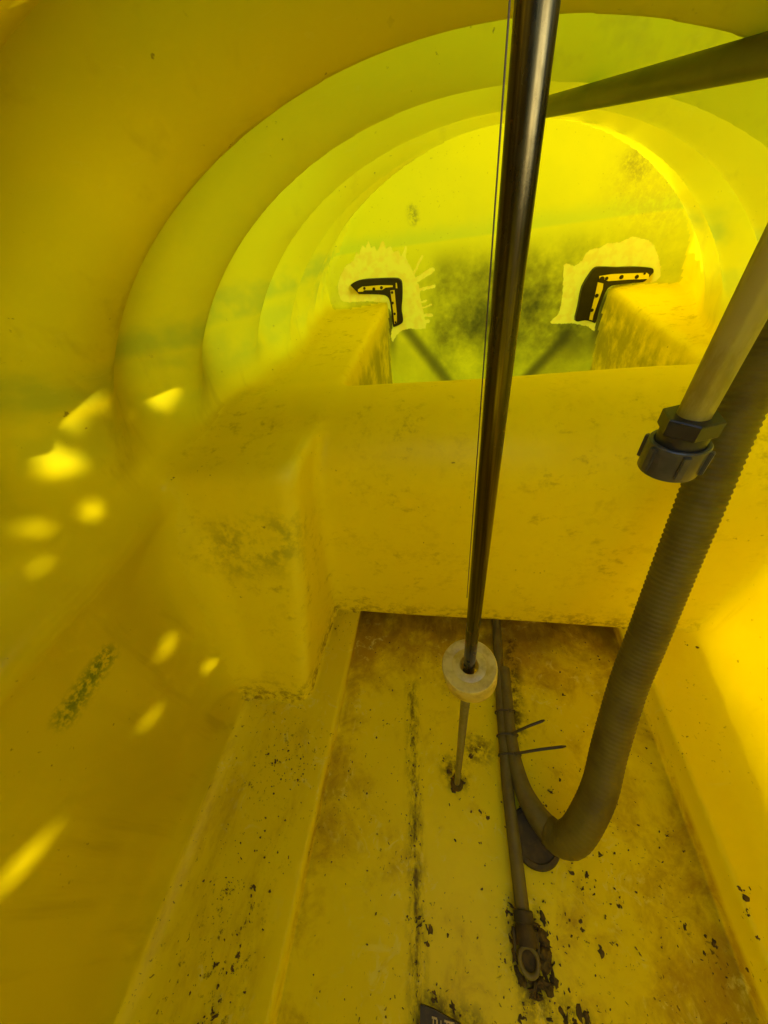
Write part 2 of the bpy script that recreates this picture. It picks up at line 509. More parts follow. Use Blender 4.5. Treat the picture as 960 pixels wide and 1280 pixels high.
M_GREYP = simple('blue_grey_polypropylene', (0.045, 0.041, 0.030), 0.36, 0.0, 0.6, 90, (0.085, 0.078, 0.055), 0.15, 150)
M_BEAD = simple('black_sealant', (0.010, 0.007, 0.008), 0.5, 0.0, 0.4, 70, (0.02, 0.015, 0.01), 0.4, 60)
M_SEDI = simple('dark_sediment', (0.05, 0.032, 0.006), 0.85, 0.0, 0.8, 120, (0.13, 0.075, 0.010), 0.5, 150)
M_PLATE = simple('dark_rubber', (0.035, 0.025, 0.012), 0.6, 0.0, 0.6, 80, (0.08, 0.05, 0.015), 0.3, 120)
M_PRINT = simple('pale_lettering', (0.45, 0.36, 0.16), 0.6)
M_COVER = simple('silted_cover', (0.035, 0.023, 0.007), 0.75, 0.0, 0.8, 60, (0.075, 0.048, 0.010), 0.5, 90)
M_COND = simple('grey_green_conduit', (0.12, 0.10, 0.04), 0.42, 0.0, 0.8, 22, (0.07, 0.065, 0.02), 0.12, 60)

def mat_translucent(name, col, trans, rough, bump=0.1, bs=80, col2=None, vs=40):
    nt = NT(name)
    c = col
    if col2:
        c = nt.mix(nt.ramp(nt.noise(vs, 5, 0.65), 0.42, 0.66), col, col2)
    return plastic(nt, c, trans, rough, nt.bump(nt.noise(bs, 4), bump, 0.002), 0.06)
M_FLOAT = mat_translucent('cream_float_plastic', (0.80, 0.66, 0.13), 0.5, 0.35, 0.35, 140, (0.60, 0.45, 0.05), 90)
M_SMEAR = mat_translucent('pale_sealer', (0.95, 0.84, 0.03), 0.2, 0.4, 0.4, 60)
M_STRIP = mat_translucent('yellow_strip', (0.95, 0.82, 0.04), 0.12, 0.35, 0.2, 60)
def mat_pvc():
    nt = NT('pipe_plastic')
    c = nt.mix(nt.ramp(nt.noise(50, 5, 0.7, nt.stretch(1, 1, 0.3)), 0.45, 0.65), (0.50, 0.40, 0.06), (0.38, 0.29, 0.03))
    return plastic(nt, c, 0.4, 0.18, nt.bump(nt.noise(160, 4), 0.08, 0.002), 0.05)
M_PVC = mat_pvc()
M_BLOCKER_SHEET = simple('dark_blocker_sheet', (0.035, 0.045, 0.04), 0.6, 0.0, 0.5, 20, (0.06, 0.065, 0.05))
M_BLOCKER_LEAF = mat_translucent('blocker_leaf', (0.07, 0.12, 0.02), 0.35, 0.4)
# ------------------------------------------------------------------ tank shell
# The moulding is one thin skin. Its inner face is the zero level of a field
# (positive in the hollow), meshed with surface nets and cut into its parts.
f32 = np.float32
RIDGE_Y = [-1.14, -1.0, -0.86, -0.72, -0.58, -0.44, -0.30, -0.16, -0.01, 0.135, 0.282, 0.428, 0.582, 0.708, 0.83, 0.945, 1.06, 1.20]

def smin(a, b, k):
    h = np.clip(0.5 + 0.5 * (b - a) / k, 0, 1)
    return b + (a - b) * h - k * h * (1 - h)

def sstep(x, a, b):
    t = np.clip((x - a) / (b - a), 0, 1)
    return t * t * (3 - 2 * t)

def axis_x(y):
    return -0.03 + 0.122 * np.clip(y, -0.3, 1.2)

def comps(x, y, z):
    wob = 0.0016 * (np.sin(x * 13 + y * 7.3) + np.sin(y * 11 - z * 9 + 1.3) + np.sin(z * 14 + x * 6 + 0.4))
    cx = axis_x(y)
    R = 0.421 + 0.072 * sstep(y, 0.72, 1.16)
    ph = np.interp(y, RIDGE_Y, np.arange(len(RIDGE_Y))).astype(f32)
    wave = 0.5 - 0.5 * np.cos(2 * np.pi * ph)
    wave = wave ** 0.8
    amp = 0.044 * sstep(z, 0.475, 0.60)
    left = (x < cx)
    inn = np.clip(R - cx - 0.388, 0, 0.12) * sstep(-z, -0.50, -0.425)
    fade = 1 - sstep(y, 0.30, 0.45)
    und = -inn - 0.013 * np.exp(-((z - 0.448) / 0.030) ** 2) + 0.007 * np.exp(-((z - 0.350) / 0.040) ** 2) * fade
    und = und * left + 0.012 * sstep(-z, -0.36, -0.20) * (1 - sstep(y, 0.38, 0.46)) * (1 - left)
    Rv = R + amp * wave + und
    vault = Rv - np.hypot(x - cx, np.maximum(z - 0.337, 0))
    bench = z - (0.03 + 0.022 * sstep(x, 0.15, 0.30))
    chan = np.minimum(np.minimum(z, 0.08 - z), np.minimum(x + 0.196, (0.331 + 0.10 * z) - x))
    gl = (0.02 + 0.135 * 0 - (0.0)) * 0
    # left: gusset creases on the end wall
    e1 = ((x + 0.127) * 0.797 + (z - 0.378) * 0.604)          # > 0 above / right of the crease
    e2 = ((0.338 - x) * 0.772 + (z - 0.324) * 0.635)
    gus = 0.30 * np.clip(-e1, 0, 0.10) * (x < 0.106) + 0.30 * np.clip(-e2, 0, 0.10) * (x >= 0.106)
    end = 1.181 - 0.0 * x - y - gus
    near = y + 1.06
    # ledges
    sl = np.interp(y, [0.1, 0.42, 0.75], [0.155, 0.13, 0.03]).astype(f32)
    lxl = -0.186 - sl * (0.473 - z)
    yfl = 0.315 - 0.27 * (0.473 - z)
    lz = 0.473 - 0.02 * 0
    led_l = smin(smin(lxl - x, lz - z, 0.018), y - yfl, 0.026)
    lxr = np.interp(y, [0.3, 1.2], [0.400, 0.428]).astype(f32)
    led_r = smin(smin(x - lxr, 0.452 - z, 0.022), y - 0.43 + 0.10 * np.clip(0.2 - z, -0.3, 0.2), 0.04)
    # cross baffle, rounded rectangle in the y-z plane
    cy, cz, hy, hz = 0.505, 0.253, 0.122, 0.231
    r = 0.035 + 0.075 * sstep(z, 0.10, 0.36)
    qy = np.abs(y - cy + 0.02 * (z - 0.25)) - hy + r
    qz = np.abs(z - cz) - hz + r
    hump = r - (np.hypot(np.maximum(qy, 0), np.maximum(qz, 0)) + np.minimum(np.maximum(qy, qz), 0))
    return vault + wob, bench + wob * 0.6, chan + wob * 0.4, end + wob, near, led_l + wob, led_r + wob, hump + wob * 0.8

def field(x, y, z, want=False):
    vault, bench, chan, end, near, ll, lr, hp = comps(x, y, z)
    cav = smin(vault, bench, 0.055)
    cav = -smin(-cav, -chan, 0.006)
    cav = smin(cav, near, 0.05)
    kf = 0.006 + 0.024 * sstep(z, 0.05, 0.14)
    kl = kf + 0.075 * sstep(-x, 0.26, 0.36) * (1 - sstep(y, 0.32, 0.45)) * sstep(z, 0.04, 0.12) * (1 - sstep(z, 0.36, 0.45))
    cav = smin(cav, -ll, kl)
    cav = smin(cav, -lr, kf)
    kh = 0.004 + 0.018 * sstep(z, 0.05, 0.14)
    cav = smin(cav, -hp, kh)
    cav = smin(cav, end, 0.012)
    if not want:
        return cav
    fl = np.maximum(bench, chan)
    A = np.stack([vault, fl, end, near, -ll, -lr, -hp])
    return cav, np.argmin(A, axis=0)

H = 0.007
x0, x1, y0, y1, z0, z1 = -0.52, 0.66, -1.11, 1.24, -0.04, 0.88
nx, ny, nz = [int(round((b - a) / H)) + 1 for a, b in ((x0, x1), (y0, y1), (z0, z1))]
gx = (x0 + H * np.arange(nx)).astype(f32)
gy = (y0 + H * np.arange(ny)).astype(f32)
gz = (z0 + H * np.arange(nz)).astype(f32)
F = np.empty((nx, ny, nz), f32)
for i in range(0, nx, 24):
    X, Y, Z = np.meshgrid(gx[i:i + 24], gy, gz, indexing='ij')
    F[i:i + 24] = field(X, Y, Z)
S = F > 0
# cells with a sign change
c = np.zeros((nx - 1, ny - 1, nz - 1), np.int8)
for dx in (0, 1):
    for dy in (0, 1):
        for dz in (0, 1):
            c += S[dx:nx - 1 + dx, dy:ny - 1 + dy, dz:nz - 1 + dz]
act = (c > 0) & (c < 8)
ci, cj, ck = np.nonzero(act)
idx = np.full(act.shape, -1, np.int64)
idx[ci, cj, ck] = np.arange(len(ci))
V = np.stack([x0 + H * (ci + 0.5), y0 + H * (cj + 0.5), z0 + H * (ck + 0.5)], 1).astype(np.float64)

def grad(P, e=0.0012):
    x, y, z = P.T
    g = np.stack([field(x + e, y, z) - field(x - e, y, z), field(x, y + e, z) - field(x, y - e, z), field(x, y, z + e) - field(x, y, z - e)], 1) / (2 * e)
    return g
V0 = V.copy()
for it in range(5):
    g = grad(V)
    fv = field(*V.T)
    g2 = np.maximum((g * g).sum(1), 0.2)
    V = V - g * (fv / g2)[:, None] * 0.8
    V = np.clip(V, V0 - 0.8 * H, V0 + 0.8 * H)
N = grad(V)
N /= np.maximum(np.linalg.norm(N, axis=1), 1e-6)[:, None]

quads = []
def edges(axis):
    a = [slice(1, -1)] * 3
    lo = list(a); hi = list(a)
    lo[axis] = slice(0, -1); hi[axis] = slice(1, None)
    s0, s1 = S[tuple(lo)], S[tuple(hi)]
    ii = np.argwhere(s0 != s1)
    off = np.array([1, 1, 1]); off[axis] = 0
    p = ii + off                      # grid index of the lower edge end
    flip = s0[tuple(ii.T)]
    b, cc = [(1, 2), (2, 0), (0, 1)][axis]
    def cell(db, dc):
        q = p.copy(); q[:, b] -= db; q[:, cc] -= dc
        return idx[q[:, 0], q[:, 1], q[:, 2]]
    Q = np.stack([cell(1, 1), cell(0, 1), cell(0, 0), cell(1, 0)], 1)
    Q[flip] = Q[flip][:, ::-1]
    return Q
Q = np.concatenate([edges(k) for k in range(3)])
Q = Q[(Q >= 0).all(1)]
# normals of the quads should look into the hollow (towards +field)
fn = np.cross(V[Q[:, 1]] - V[Q[:, 0]], V[Q[:, 2]] - V[Q[:, 0]])
wrong = (fn * N[Q].mean(1)).sum(1) < 0
Q[wrong] = Q[wrong][:, ::-1]
FC = V[Q].mean(1)
_, LAB = field(*FC.T, want=True)
# the open hatch in the roof that the camera looks in through
def in_hatch(x, y, g=0.0):
    hx = np.abs(x - 0.06)
    h = (hx < 0.22 + g) & (y < 0.165 + g) & (y > -0.97 - g)
    return h & ~((y > -0.06) & (np.hypot(hx, np.maximum(y + 0.06, 0)) > 0.235 + g))
hatch = (FC[:, 2] > 0.55) & in_hatch(FC[:, 0], FC[:, 1])
Q, FC, LAB = Q[~hatch], FC[~hatch], LAB[~hatch]

tank = empty('water_tank', 'large translucent yellow plastic tank seen from inside, ribbed vault over a stained floor', 'tank')
def shell_part(name, mask, mat, label=None):
    q = Q[mask]
    u, inv = np.unique(q, return_inverse=True)
    fs = inv.reshape(-1, 4)
    me = bpy.data.meshes.new(name)
    me.vertices.add(len(u)); me.loops.add(fs.size); me.polygons.add(len(fs))
    me.vertices.foreach_set('co', (V[u] * U).astype(f32).ravel())
    me.loops.foreach_set('vertex_index', fs.ravel().astype(np.int32))
    me.polygons.foreach_set('loop_start', (np.arange(len(fs)) * 4).astype(np.int32))
    me.polygons.foreach_set('use_smooth', np.ones(len(fs), bool))
    me.update(calc_edges=True)
    me.validate()
    me.materials.append(mat)
    me.normals_split_custom_set_from_vertices(N[u].tolist())
    cp = comps(*V[u].T)
    w = np.clip(0.5 + (cp[0] - np.minimum(np.minimum(-cp[5], -cp[6]), -cp[7])) / 0.09, 0, 1)
    if name in ('side_wall', 'vault_rib', 'ledge', 'cross_baffle'):
        at = me.attributes.new('thick', 'FLOAT', 'POINT')
        at.data.foreach_set('value', w.astype(f32))
    o = bpy.data.objects.new(name, me)
    COL.objects.link(o)
    o.parent = tank
    if label:
        o['label'] = label
    return o
vw = LAB == 0
upper = vw & (FC[:, 2] > 0.50)
ph = np.interp(FC[:, 1], RIDGE_Y, np.arange(len(RIDGE_Y)))
rib = np.floor(ph + 0.5).astype(int)
for k in range(len(RIDGE_Y)):
    mk = upper & (rib == k)
    cut = RIDGE_Y[k] < 0.24 and RIDGE_Y[k] > -1.05
    for half in ((mk & (FC[:, 0] < 0.05), mk & (FC[:, 0] >= 0.05)) if cut else (mk,)):
        if half.sum() > 50:
            shell_part('vault_rib', half, M_WALL)
shell_part('side_wall', vw & ~upper & (FC[:, 0] < 0.05), M_WALL, 'smooth left wall below the ribs, with a rubbed green streak')
shell_part('side_wall', vw & ~upper & (FC[:, 0] >= 0.05), M_WALL, 'smooth right wall glowing orange')
shell_part('floor', LAB == 1, M_FLOOR, 'floor with a sunken middle channel, brown stains and black specks')
END = shell_part('end_wall', LAB == 2, M_END)
shell_part('end_wall', LAB == 3, M_WALL)
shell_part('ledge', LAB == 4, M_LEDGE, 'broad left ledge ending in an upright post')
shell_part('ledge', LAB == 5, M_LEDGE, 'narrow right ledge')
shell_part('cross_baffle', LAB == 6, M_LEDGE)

# ---- raised marks on the far end wall (cut as slabs, 3 mm and more thick)
BEAD_LEFT = [(-0.2989, 0.5211), (-0.2861, 0.5316), (-0.2636, 0.5381), (-0.2285, 0.5381), (-0.1602, 0.533), (-0.1437, 0.5276), (-0.1385, 0.5171), (-0.1408, 0.482), (-0.1462, 0.4518), (-0.1437, 0.4261), (-0.1483, 0.415), (-0.1711, 0.4071), (-0.1761, 0.4125), (-0.1767, 0.4418), (-0.1784, 0.4764), (-0.1856, 0.4908), (-0.2061, 0.4972), (-0.2694, 0.5047), (-0.294, 0.5086)]
STRIP_LEFT = [[(-0.2691, 0.5167), (-0.2557, 0.5222), (-0.2031, 0.5206), (-0.1653, 0.5169), (-0.1657, 0.5126), (-0.1865, 0.5131), (-0.1976, 0.5083), (-0.2501, 0.5128), (-0.256, 0.5095), (-0.2701, 0.5108)], [(-0.1736, 0.5045), (-0.1613, 0.5048), (-0.1602, 0.4436), (-0.1627, 0.4179), (-0.1703, 0.4153), (-0.1712, 0.4603)], [(-0.1562, 0.5217), (-0.1528, 0.5214), (-0.1523, 0.5083), (-0.1568, 0.5088)]]
BEAD_RIGHT = [(0.3752, 0.5027), (0.3912, 0.5031), (0.4277, 0.4982), (0.4599, 0.496), (0.5023, 0.4905), (0.5158, 0.4854), (0.5197, 0.4719), (0.5193, 0.4594), (0.4846, 0.459), (0.4394, 0.4588), (0.4223, 0.4559), (0.4145, 0.4426), (0.4106, 0.4074), (0.4102, 0.37), (0.3989, 0.3727), (0.3799, 0.3778), (0.355, 0.3782), (0.354, 0.4125), (0.3524, 0.4485), (0.3546, 0.4671), (0.3654, 0.4904)]
STRIP_RIGHT = [[(0.3884, 0.4836), (0.4188, 0.485), (0.503, 0.4794), (0.5094, 0.4744), (0.511, 0.4653), (0.4689, 0.4681), (0.4134, 0.4699), (0.4023, 0.4747), (0.3905, 0.4759)], [(0.3888, 0.4699), (0.4032, 0.4655), (0.405, 0.4529), (0.4018, 0.4213), (0.3984, 0.3883), (0.3998, 0.3761), (0.3903, 0.3787), (0.3895, 0.3959), (0.3896, 0.4354)]]
SMEAR_LEFT = [(-0.3266, 0.5319), (-0.3103, 0.562), (-0.2955, 0.5758), (-0.2747, 0.5849), (-0.2622, 0.602), (-0.2537, 0.5974), (-0.2433, 0.6178), (-0.2355, 0.6099), (-0.2243, 0.6228), (-0.2175, 0.6079), (-0.2081, 0.6105), (-0.2029, 0.5992), (-0.1894, 0.6154), (-0.1802, 0.6179), (-0.1777, 0.6019), (-0.1638, 0.6056), (-0.1587, 0.5909), (-0.1448, 0.5948), (-0.1371, 0.5814), (-0.1245, 0.5996), (-0.1202, 0.5974), (-0.1241, 0.5764), (-0.1143, 0.5571), (-0.1023, 0.5313), (-0.09, 0.5048), (-0.0891, 0.4765), (-0.0833, 0.4488), (-0.0773, 0.4201), (-0.076, 0.3908), (-0.1257, 0.395), (-0.1487, 0.3923), (-0.1676, 0.3821), (-0.1795, 0.3664), (-0.1855, 0.3836), (-0.1761, 0.4242), (-0.1978, 0.4741), (-0.2955, 0.4874), (-0.3236, 0.4985)]
SMEAR_RIGHT = [(0.2946, 0.3728), (0.2925, 0.3836), (0.3072, 0.397), (0.3095, 0.4272), (0.3063, 0.4625), (0.2973, 0.5145), (0.3106, 0.5167), (0.3239, 0.51), (0.3406, 0.5222), (0.3466, 0.5369), (0.3585, 0.5423), (0.3804, 0.5449), (0.3933, 0.5517), (0.4214, 0.5502), (0.4459, 0.5587), (0.4712, 0.5528), (0.4963, 0.542), (0.5198, 0.5118), (0.536, 0.4673), (0.5132, 0.457), (0.4589, 0.4588), (0.426, 0.4509), (0.4121, 0.4294), (0.4105, 0.3899), (0.4138, 0.3456), (0.3956, 0.3578), (0.3501, 0.3681)]
DOTS_LEFT = [((-0.2216, 0.513), 0.0044), ((-0.1986, 0.5143), 0.0044), ((-0.2493, 0.5177), 0.0038), ((-0.1688, 0.4996), 0.0038), ((-0.1699, 0.4726), 0.0038), ((-0.1668, 0.4435), 0.0035), ((-0.1662, 0.4199), 0.0032)]
DOTS_RIGHT = [((0.3961, 0.4759), 0.0065), ((0.4076, 0.4766), 0.004), ((0.4433, 0.476), 0.005), ((0.4807, 0.4728), 0.0047), ((0.3939, 0.4382), 0.0047), ((0.3911, 0.4031), 0.0043), ((0.497, 0.4786), 0.0029)]
STROKES_LEFT = [((-0.1032, 0.5179), (-0.0522, 0.5395), 0.0062), ((-0.1094, 0.5282), (-0.0798, 0.5736), 0.0029), ((-0.0928, 0.4951), (-0.0464, 0.5006), 0.0038), ((-0.0922, 0.4623), (-0.0706, 0.4665), 0.0024), ((-0.0882, 0.4471), (-0.0568, 0.4548), 0.0022), ((-0.0867, 0.4275), (-0.0576, 0.4271), 0.0043), ((-0.0826, 0.4095), (-0.0679, 0.4104), 0.0046)]

def slab(name, poly, yb, th, mat, parent, bev=0.0):
    """poly of (x, z) on the end wall, its back at yb, standing th proud of it towards -y"""
    bm = bmesh.new()
    vs = [bm.verts.new((x, yb, z)) for x, z in poly]
    f = bm.faces.new(vs)
    bm.normal_update()
    if f.normal.y > 0:
        f.normal_flip()
    r = bmesh.ops.extrude_face_region(bm, geom=[f])
    nv = [g for g in r['geom'] if isinstance(g, bmesh.types.BMVert)]
    cx = sum(v.co.x for v in nv) / len(nv); cz = sum(v.co.z for v in nv) / len(nv)
    for v in nv:
        v.co.y -= th
    bmesh.ops.triangulate(bm, faces=[f for f in bm.faces if len(f.verts) > 4])
    return bm_obj(name, bm, mat, parent, smooth=False)

def smooth_poly(poly, n=3):
    P = [Vector((a, b)) for a, b in poly]
    out = []
    m = len(P)
    for i in range(m):
        a, b, c2, d = P[i - 1], P[i], P[(i + 1) % m], P[(i + 2) % m]
        for k in range(n):
            t = k / n
            q = 0.5 * ((2 * b) + (c2 - a) * t + (2 * a - 5 * b + 4 * c2 - d) * t * t + (3 * b - a - 3 * c2 + d) * t ** 3)
            out.append((q.x, q.y))
    return out

# the end wall is refined where the sealer was smeared on, and the smear's own outline is stored on it
def poly_sd(P, poly):
    poly = np.array(poly); n = len(poly)
    d = np.full(len(P), 1e9); inside = np.zeros(len(P), bool)
    for i in range(n):
        a, b = poly[i], poly[(i + 1) % n]
        e = b - a; w = P - a
        t = np.clip((w @ e) / (e @ e), 0, 1)
        d = np.minimum(d, np.linalg.norm(w - t[:, None] * e, axis=1))
        c = ((a[1] > P[:, 1]) != (b[1] > P[:, 1])) & (P[:, 0] < (b[0] - a[0]) * (P[:, 1] - a[1]) / (b[1] - a[1] + 1e-12) + a[0])
        inside ^= c
    return np.where(inside, d, -d)
bm = bmesh.new()
bm.from_mesh(END.data)
def near_smear(v):
    x, z = v.co.x / U, v.co.z / U
    return (-0.34 < x < -0.03 or 0.20 < x < 0.58) and 0.33 < z < 0.64
es = [e for e in bm.edges if near_smear(e.verts[0]) and near_smear(e.verts[1])]
bmesh.ops.subdivide_edges(bm, edges=es, cuts=3, use_grid_fill=True)
bm.to_mesh(END.data)
bm.free()
me = END.data
co = np.empty(len(me.vertices) * 3, f32); me.vertices.foreach_get('co', co)
co = co.reshape(-1, 3).astype(np.float64) / U
nn = grad(co); nn /= np.maximum(np.linalg.norm(nn, axis=1), 1e-6)[:, None]
me.polygons.foreach_set('use_smooth', np.ones(len(me.polygons), bool))
me.normals_split_custom_set_from_vertices(nn.tolist())
pq = co[:, [0, 2]]
sdv = np.maximum(poly_sd(pq, smooth_poly(SMEAR_LEFT, 2)), poly_sd(pq, smooth_poly(SMEAR_RIGHT, 2)))
for (a, b, r) in STROKES_LEFT:
    a = np.array(a); b = np.array(b); e = b - a
    w = pq - a
    t = np.clip((w @ e) / (e @ e), 0, 1)
    sdv = np.maximum(sdv, r * 1.1 - np.linalg.norm(w - t[:, None] * e, axis=1))
at = me.attributes.new('sealer', 'FLOAT', 'POINT')
at.data.foreach_set('value', np.clip(sdv, -0.05, 0.05).astype(f32))

YE = 1.1825
for name, bead, strips, dots in (('left', BEAD_LEFT, STRIP_LEFT, DOTS_LEFT), ('right', BEAD_RIGHT, STRIP_RIGHT, DOTS_RIGHT)):
    b = slab('bracket_outline', smooth_poly(bead, 3), YE, 0.0150, M_BEAD, END)
    b['label'] = 'thick black %s outline shaped like a bent bracket' % name
    for st in strips:
        slab('bracket_strip', st, YE, 0.0165, M_STRIP, END)
    for (dx, dz), r in dots:
        circ = [(dx + r * math.cos(a), dz + r * math.sin(a)) for a in [i * math.pi / 5 for i in range(10)]]
        slab('rivet', circ, YE, 0.0180, M_BEAD, END)
# unseen panels added beyond the ledges to block and soften the sun
for side in (1, -1):
    vs = []
    for yy in np.linspace(-1.0, 1.2, 34):
        xx = float(axis_x(yy)) + side * (0.421 + 0.072 * float(sstep(yy, 0.72, 1.16)) + 0.045)
        vs += [(xx, yy, -0.01), (xx, yy, 0.20), (xx, yy, (0.43 if yy < 0.43 else 0.56) if side > 0 else 0.50)]
    fs = [(i * 3 + k, i * 3 + k + 1, i * 3 + k + 4, i * 3 + k + 3) for i in range(33) for k in (0, 1)]
    link_mesh('sun_blocker_panel', vs, fs, M_WALL, tank)

# unseen rim added round the hatch to stop light leaking under the sheet
rimp = []
for k in range(41):
    a = math.radians(180 * k / 40)
    rimp.append((0.06 + max(-0.22, min(0.22, 0.237 * math.cos(a))), min(0.166, -0.06 + 0.237 * math.sin(a))))
for k in range(1, 16):
    rimp.append((-0.16, -0.06 - 0.91 * k / 15))
for k in range(0, 16):
    rimp.append((0.28, -0.97 + 0.91 * k / 15))
vs, fs = [], []
for x, y in rimp:
    zz = 0.337 + math.sqrt(0.425 ** 2 - (x - float(axis_x(y))) ** 2)
    ox, oy = (x - 0.06), (y + 0.06 if y > -0.06 else 0.0)
    L_ = math.hypot(ox, oy) or 1.0
    vs += [(x, y, zz + 0.004), (x, y, zz + 0.062), (x + 0.008 * ox / L_, y + 0.008 * oy / L_, zz + 0.064), (x + 0.008 * ox / L_, y + 0.008 * oy / L_, zz + 0.004)]
n_ = len(rimp)
for k in range(n_):
    j = (k + 1) % n_
    for m in range(3):
        fs.append((k * 4 + m, k * 4 + m + 1, j * 4 + m + 1, j * 4 + m))
M_LIGHT_STOP = simple('thick_yellow_plastic', (0.84, 0.62, 0.01), 0.5)
link_mesh('hatch_light_stop', vs, fs, M_LIGHT_STOP, tank)
# ------------------------------------------------------------------ gauge rod and its float
RXY = (0.0159, 0.1183)
ZF = 0.434
rod = empty('gauge_rod', 'polished steel tube standing upright through the pale float ring', 'metal rod', (RXY[0], RXY[1], 0.0))
def dy(x, y, z):
    return (RXY[0] + x, RXY[1] + y, z)
tube('steel_tube', [dy(0, 0, ZF - 0.012), dy(0, 0, ZF + 0.05), dy(0, 0, 0.60), dy(0, 0, 0.95)], 0.0043, M_STEEL, rod, 32)
tube('lower_rod', [dy(0, 0, 0.004), dy(0, 0, 0.2), dy(0, 0, ZF - 0.002)], 0.0042, M_DULL, rod, 20)
wire = tube('gauge_wire', [dy(-0.0052, -0.0008, ZF + 0.09), dy(-0.0052, -0.0008, 0.6), dy(-0.0052, -0.0008, 0.95)], 0.00022, M_WIRE, rod, 8)
foot = []
tube('rod_foot', [dy(0, 0, 0.0), dy(0, 0, 0.007), dy(0, 0, 0.012)], [0.010, 0.009, 0.005], M_SEDI, rod, 14)
for a, z in ((-1.9, ZF + 0.014), (-1.2, ZF + 0.0035), (-2.6, ZF + 0.004)):
    p = Vector((math.cos(a), math.sin(a), 0))
    q = Vector(dy(0, 0, z))
    tube('tube_hole', [q + p * 0.0037, q + p * 0.00445], 0.0013, M_HOLE, rod, 12)

prof = [(0.0066, -0.0215), (0.0195, -0.0215), (0.0205, -0.0202), (0.0206, -0.0012), (0.0198, 0.0)]
for i, r in enumerate((0.0128,)):
    prof += [(r + 0.0004, 0.0), (r, -0.0002), (r - 0.0004, 0.0)]
prof += [(0.0072, 0.0), (0.0066, -0.001)]
v, f = lathe_geo(prof, (RXY[0], RXY[1], ZF), 64)
fl = link_mesh('float_ring', v, f, M_FLOAT, None, True, (RXY[0], RXY[1], ZF))
fl.data.set_sharp_from_angle(angle=math.radians(50))
tag(fl, 'round pale cream float ring threaded on the steel tube', 'float')
# it is turned a little on the rod
fl.rotation_euler = (math.radians(3), math.radians(-5), 0)

# ------------------------------------------------------------------ hanging pipe with union nut
PX, PY = 0.163, 0.243
pvc = empty('hanging_pipe', 'clear grey plastic pipe hanging down with a black union nut on its end', 'pipe', (PX, PY, 0.54))
tube('pipe', [(PX, PY, 0.552), (PX, PY, 0.6), (PX, PY, 0.7), (PX, PY, 0.95)], 0.0097, M_PVC, pvc, 36)
bm = bmesh.new()
def prism(bm, n, r, z0_, z1_, ch, rot=0.0, cx_=0.0, cy_=0.0):
    rings = [(r - ch, z0_), (r, z0_ + ch), (r, z1_ - ch), (r - ch, z1_)]
    rows = []
    for rr, zz in rings:
        rows.append([bm.verts.new((cx_ + rr * math.cos(rot + 2 * math.pi * k / n), cy_ + rr * math.sin(rot + 2 * math.pi * k / n), zz)) for k in range(n)])
    for i in range(3):
        for k in range(n):
            bm.faces.new((rows[i][k], rows[i][(k + 1) % n], rows[i + 1][(k + 1) % n], rows[i + 1][k]))
    bm.faces.new(list(reversed(rows[0]))); bm.faces.new(rows[-1])
prism(bm, 6, 0.0180, 0.5560, 0.5680, 0.0009, 0.35, PX, PY)
hn = bm_obj('hex_nut', bm, M_BLACKP, pvc, smooth=False)
bm = bmesh.new()
prism(bm, 40, 0.0152, 0.545, 0.5570, 0.0008, 0, PX, PY)
o = bm_obj('threaded_neck', bm, M_BLACKP, pvc, auto=40)
prof = [(0.0162, 0.5480), (0.0182, 0.5480), (0.0188, 0.5472), (0.0190, 0.5245), (0.0186, 0.5238), (0.0150, 0.5234), (0.0148, 0.526), (0.0152, 0.5470)]
v, f = lathe_geo([(r, z - 0.531) for r, z in prof], (PX, PY, 0.531), 48)
uc = link_mesh('union_collar', v, f, M_GREYP, pvc, True)
uc.data.set_sharp_from_angle(angle=math.radians(35))
for a in (math.radians(200), math.radians(262), math.radians(318), math.radians(20), math.radians(80), math.radians(140)):
    bm = bmesh.new()
    bmesh.ops.create_cube(bm, size=1.0)
    for vv in bm.verts:
        vv.co = Vector((vv.co.x * 0.0036, vv.co.y * 0.0046, vv.co.z * 0.0185))
    bmesh.ops.bevel(bm, geom=bm.edges[:], offset=0.0006, segments=2, affect='EDGES')
    mt = Matrix.Translation((PX + 0.0195 * math.cos(a), PY + 0.0195 * math.sin(a), 0.5368)) @ Matrix.Rotation(a, 4, 'Z')
    bmesh.ops.transform(bm, matrix=mt, verts=bm.verts)
    bm_obj('lug', bm, M_GREYP, uc, smooth=False)

# ------------------------------------------------------------------ corrugated suction hose
hose = empty('suction_hose', 'thick brown corrugated hose curving down to the floor and joining a thinner tube', 'hose', (0.163, 0.07, 0.0))
pts = [(0.140, 0.078, 0.020), (0.153, 0.070, 0.027), (0.168, 0.074, 0.043), (0.184, 0.094, 0.068), (0.200, 0.122, 0.092), (0.213, 0.160, 0.126), (0.232, 0.215, 0.193), (0.246, 0.252, 0.257), (0.260, 0.297, 0.352), (0.267, 0.322, 0.413), (0.275, 0.349, 0.473), (0.284, 0.374, 0.530), (0.293, 0.396, 0.585), (0.305, 0.42, 0.66)]
n = 560
path, L = spline(pts, n)
rad = []
for i in range(n):
    s = L * i / (n - 1)
    base = 0.0210
    if s < 0.03:
        base = 0.0175 + 0.0035 * (s / 0.03)
    a = 0.00055 * min(1.0, max(0.0, (s - 0.12) / 0.18)) + 0.00018
    rad.append(base + a * math.cos(2 * math.pi * s / 0.0062))
tube('corrugated_tube', path, rad, M_HOSE, hose, 28, True, None)
p2, L2 = spline([(0.106, 0.305, 0.012), (0.105, 0.25, 0.012), (0.1045, 0.19, 0.0125), (0.112, 0.130, 0.014), (0.126, 0.098, 0.017), (0.143, 0.077, 0.020)], 60)
r2 = [0.0105 + (0.0068 * max(0.0, (i - 36) / 23)) ** 1.0 for i in range(60)]
tube('tail_tube', p2, r2, M_PIPE, hose, 20, True, 50)
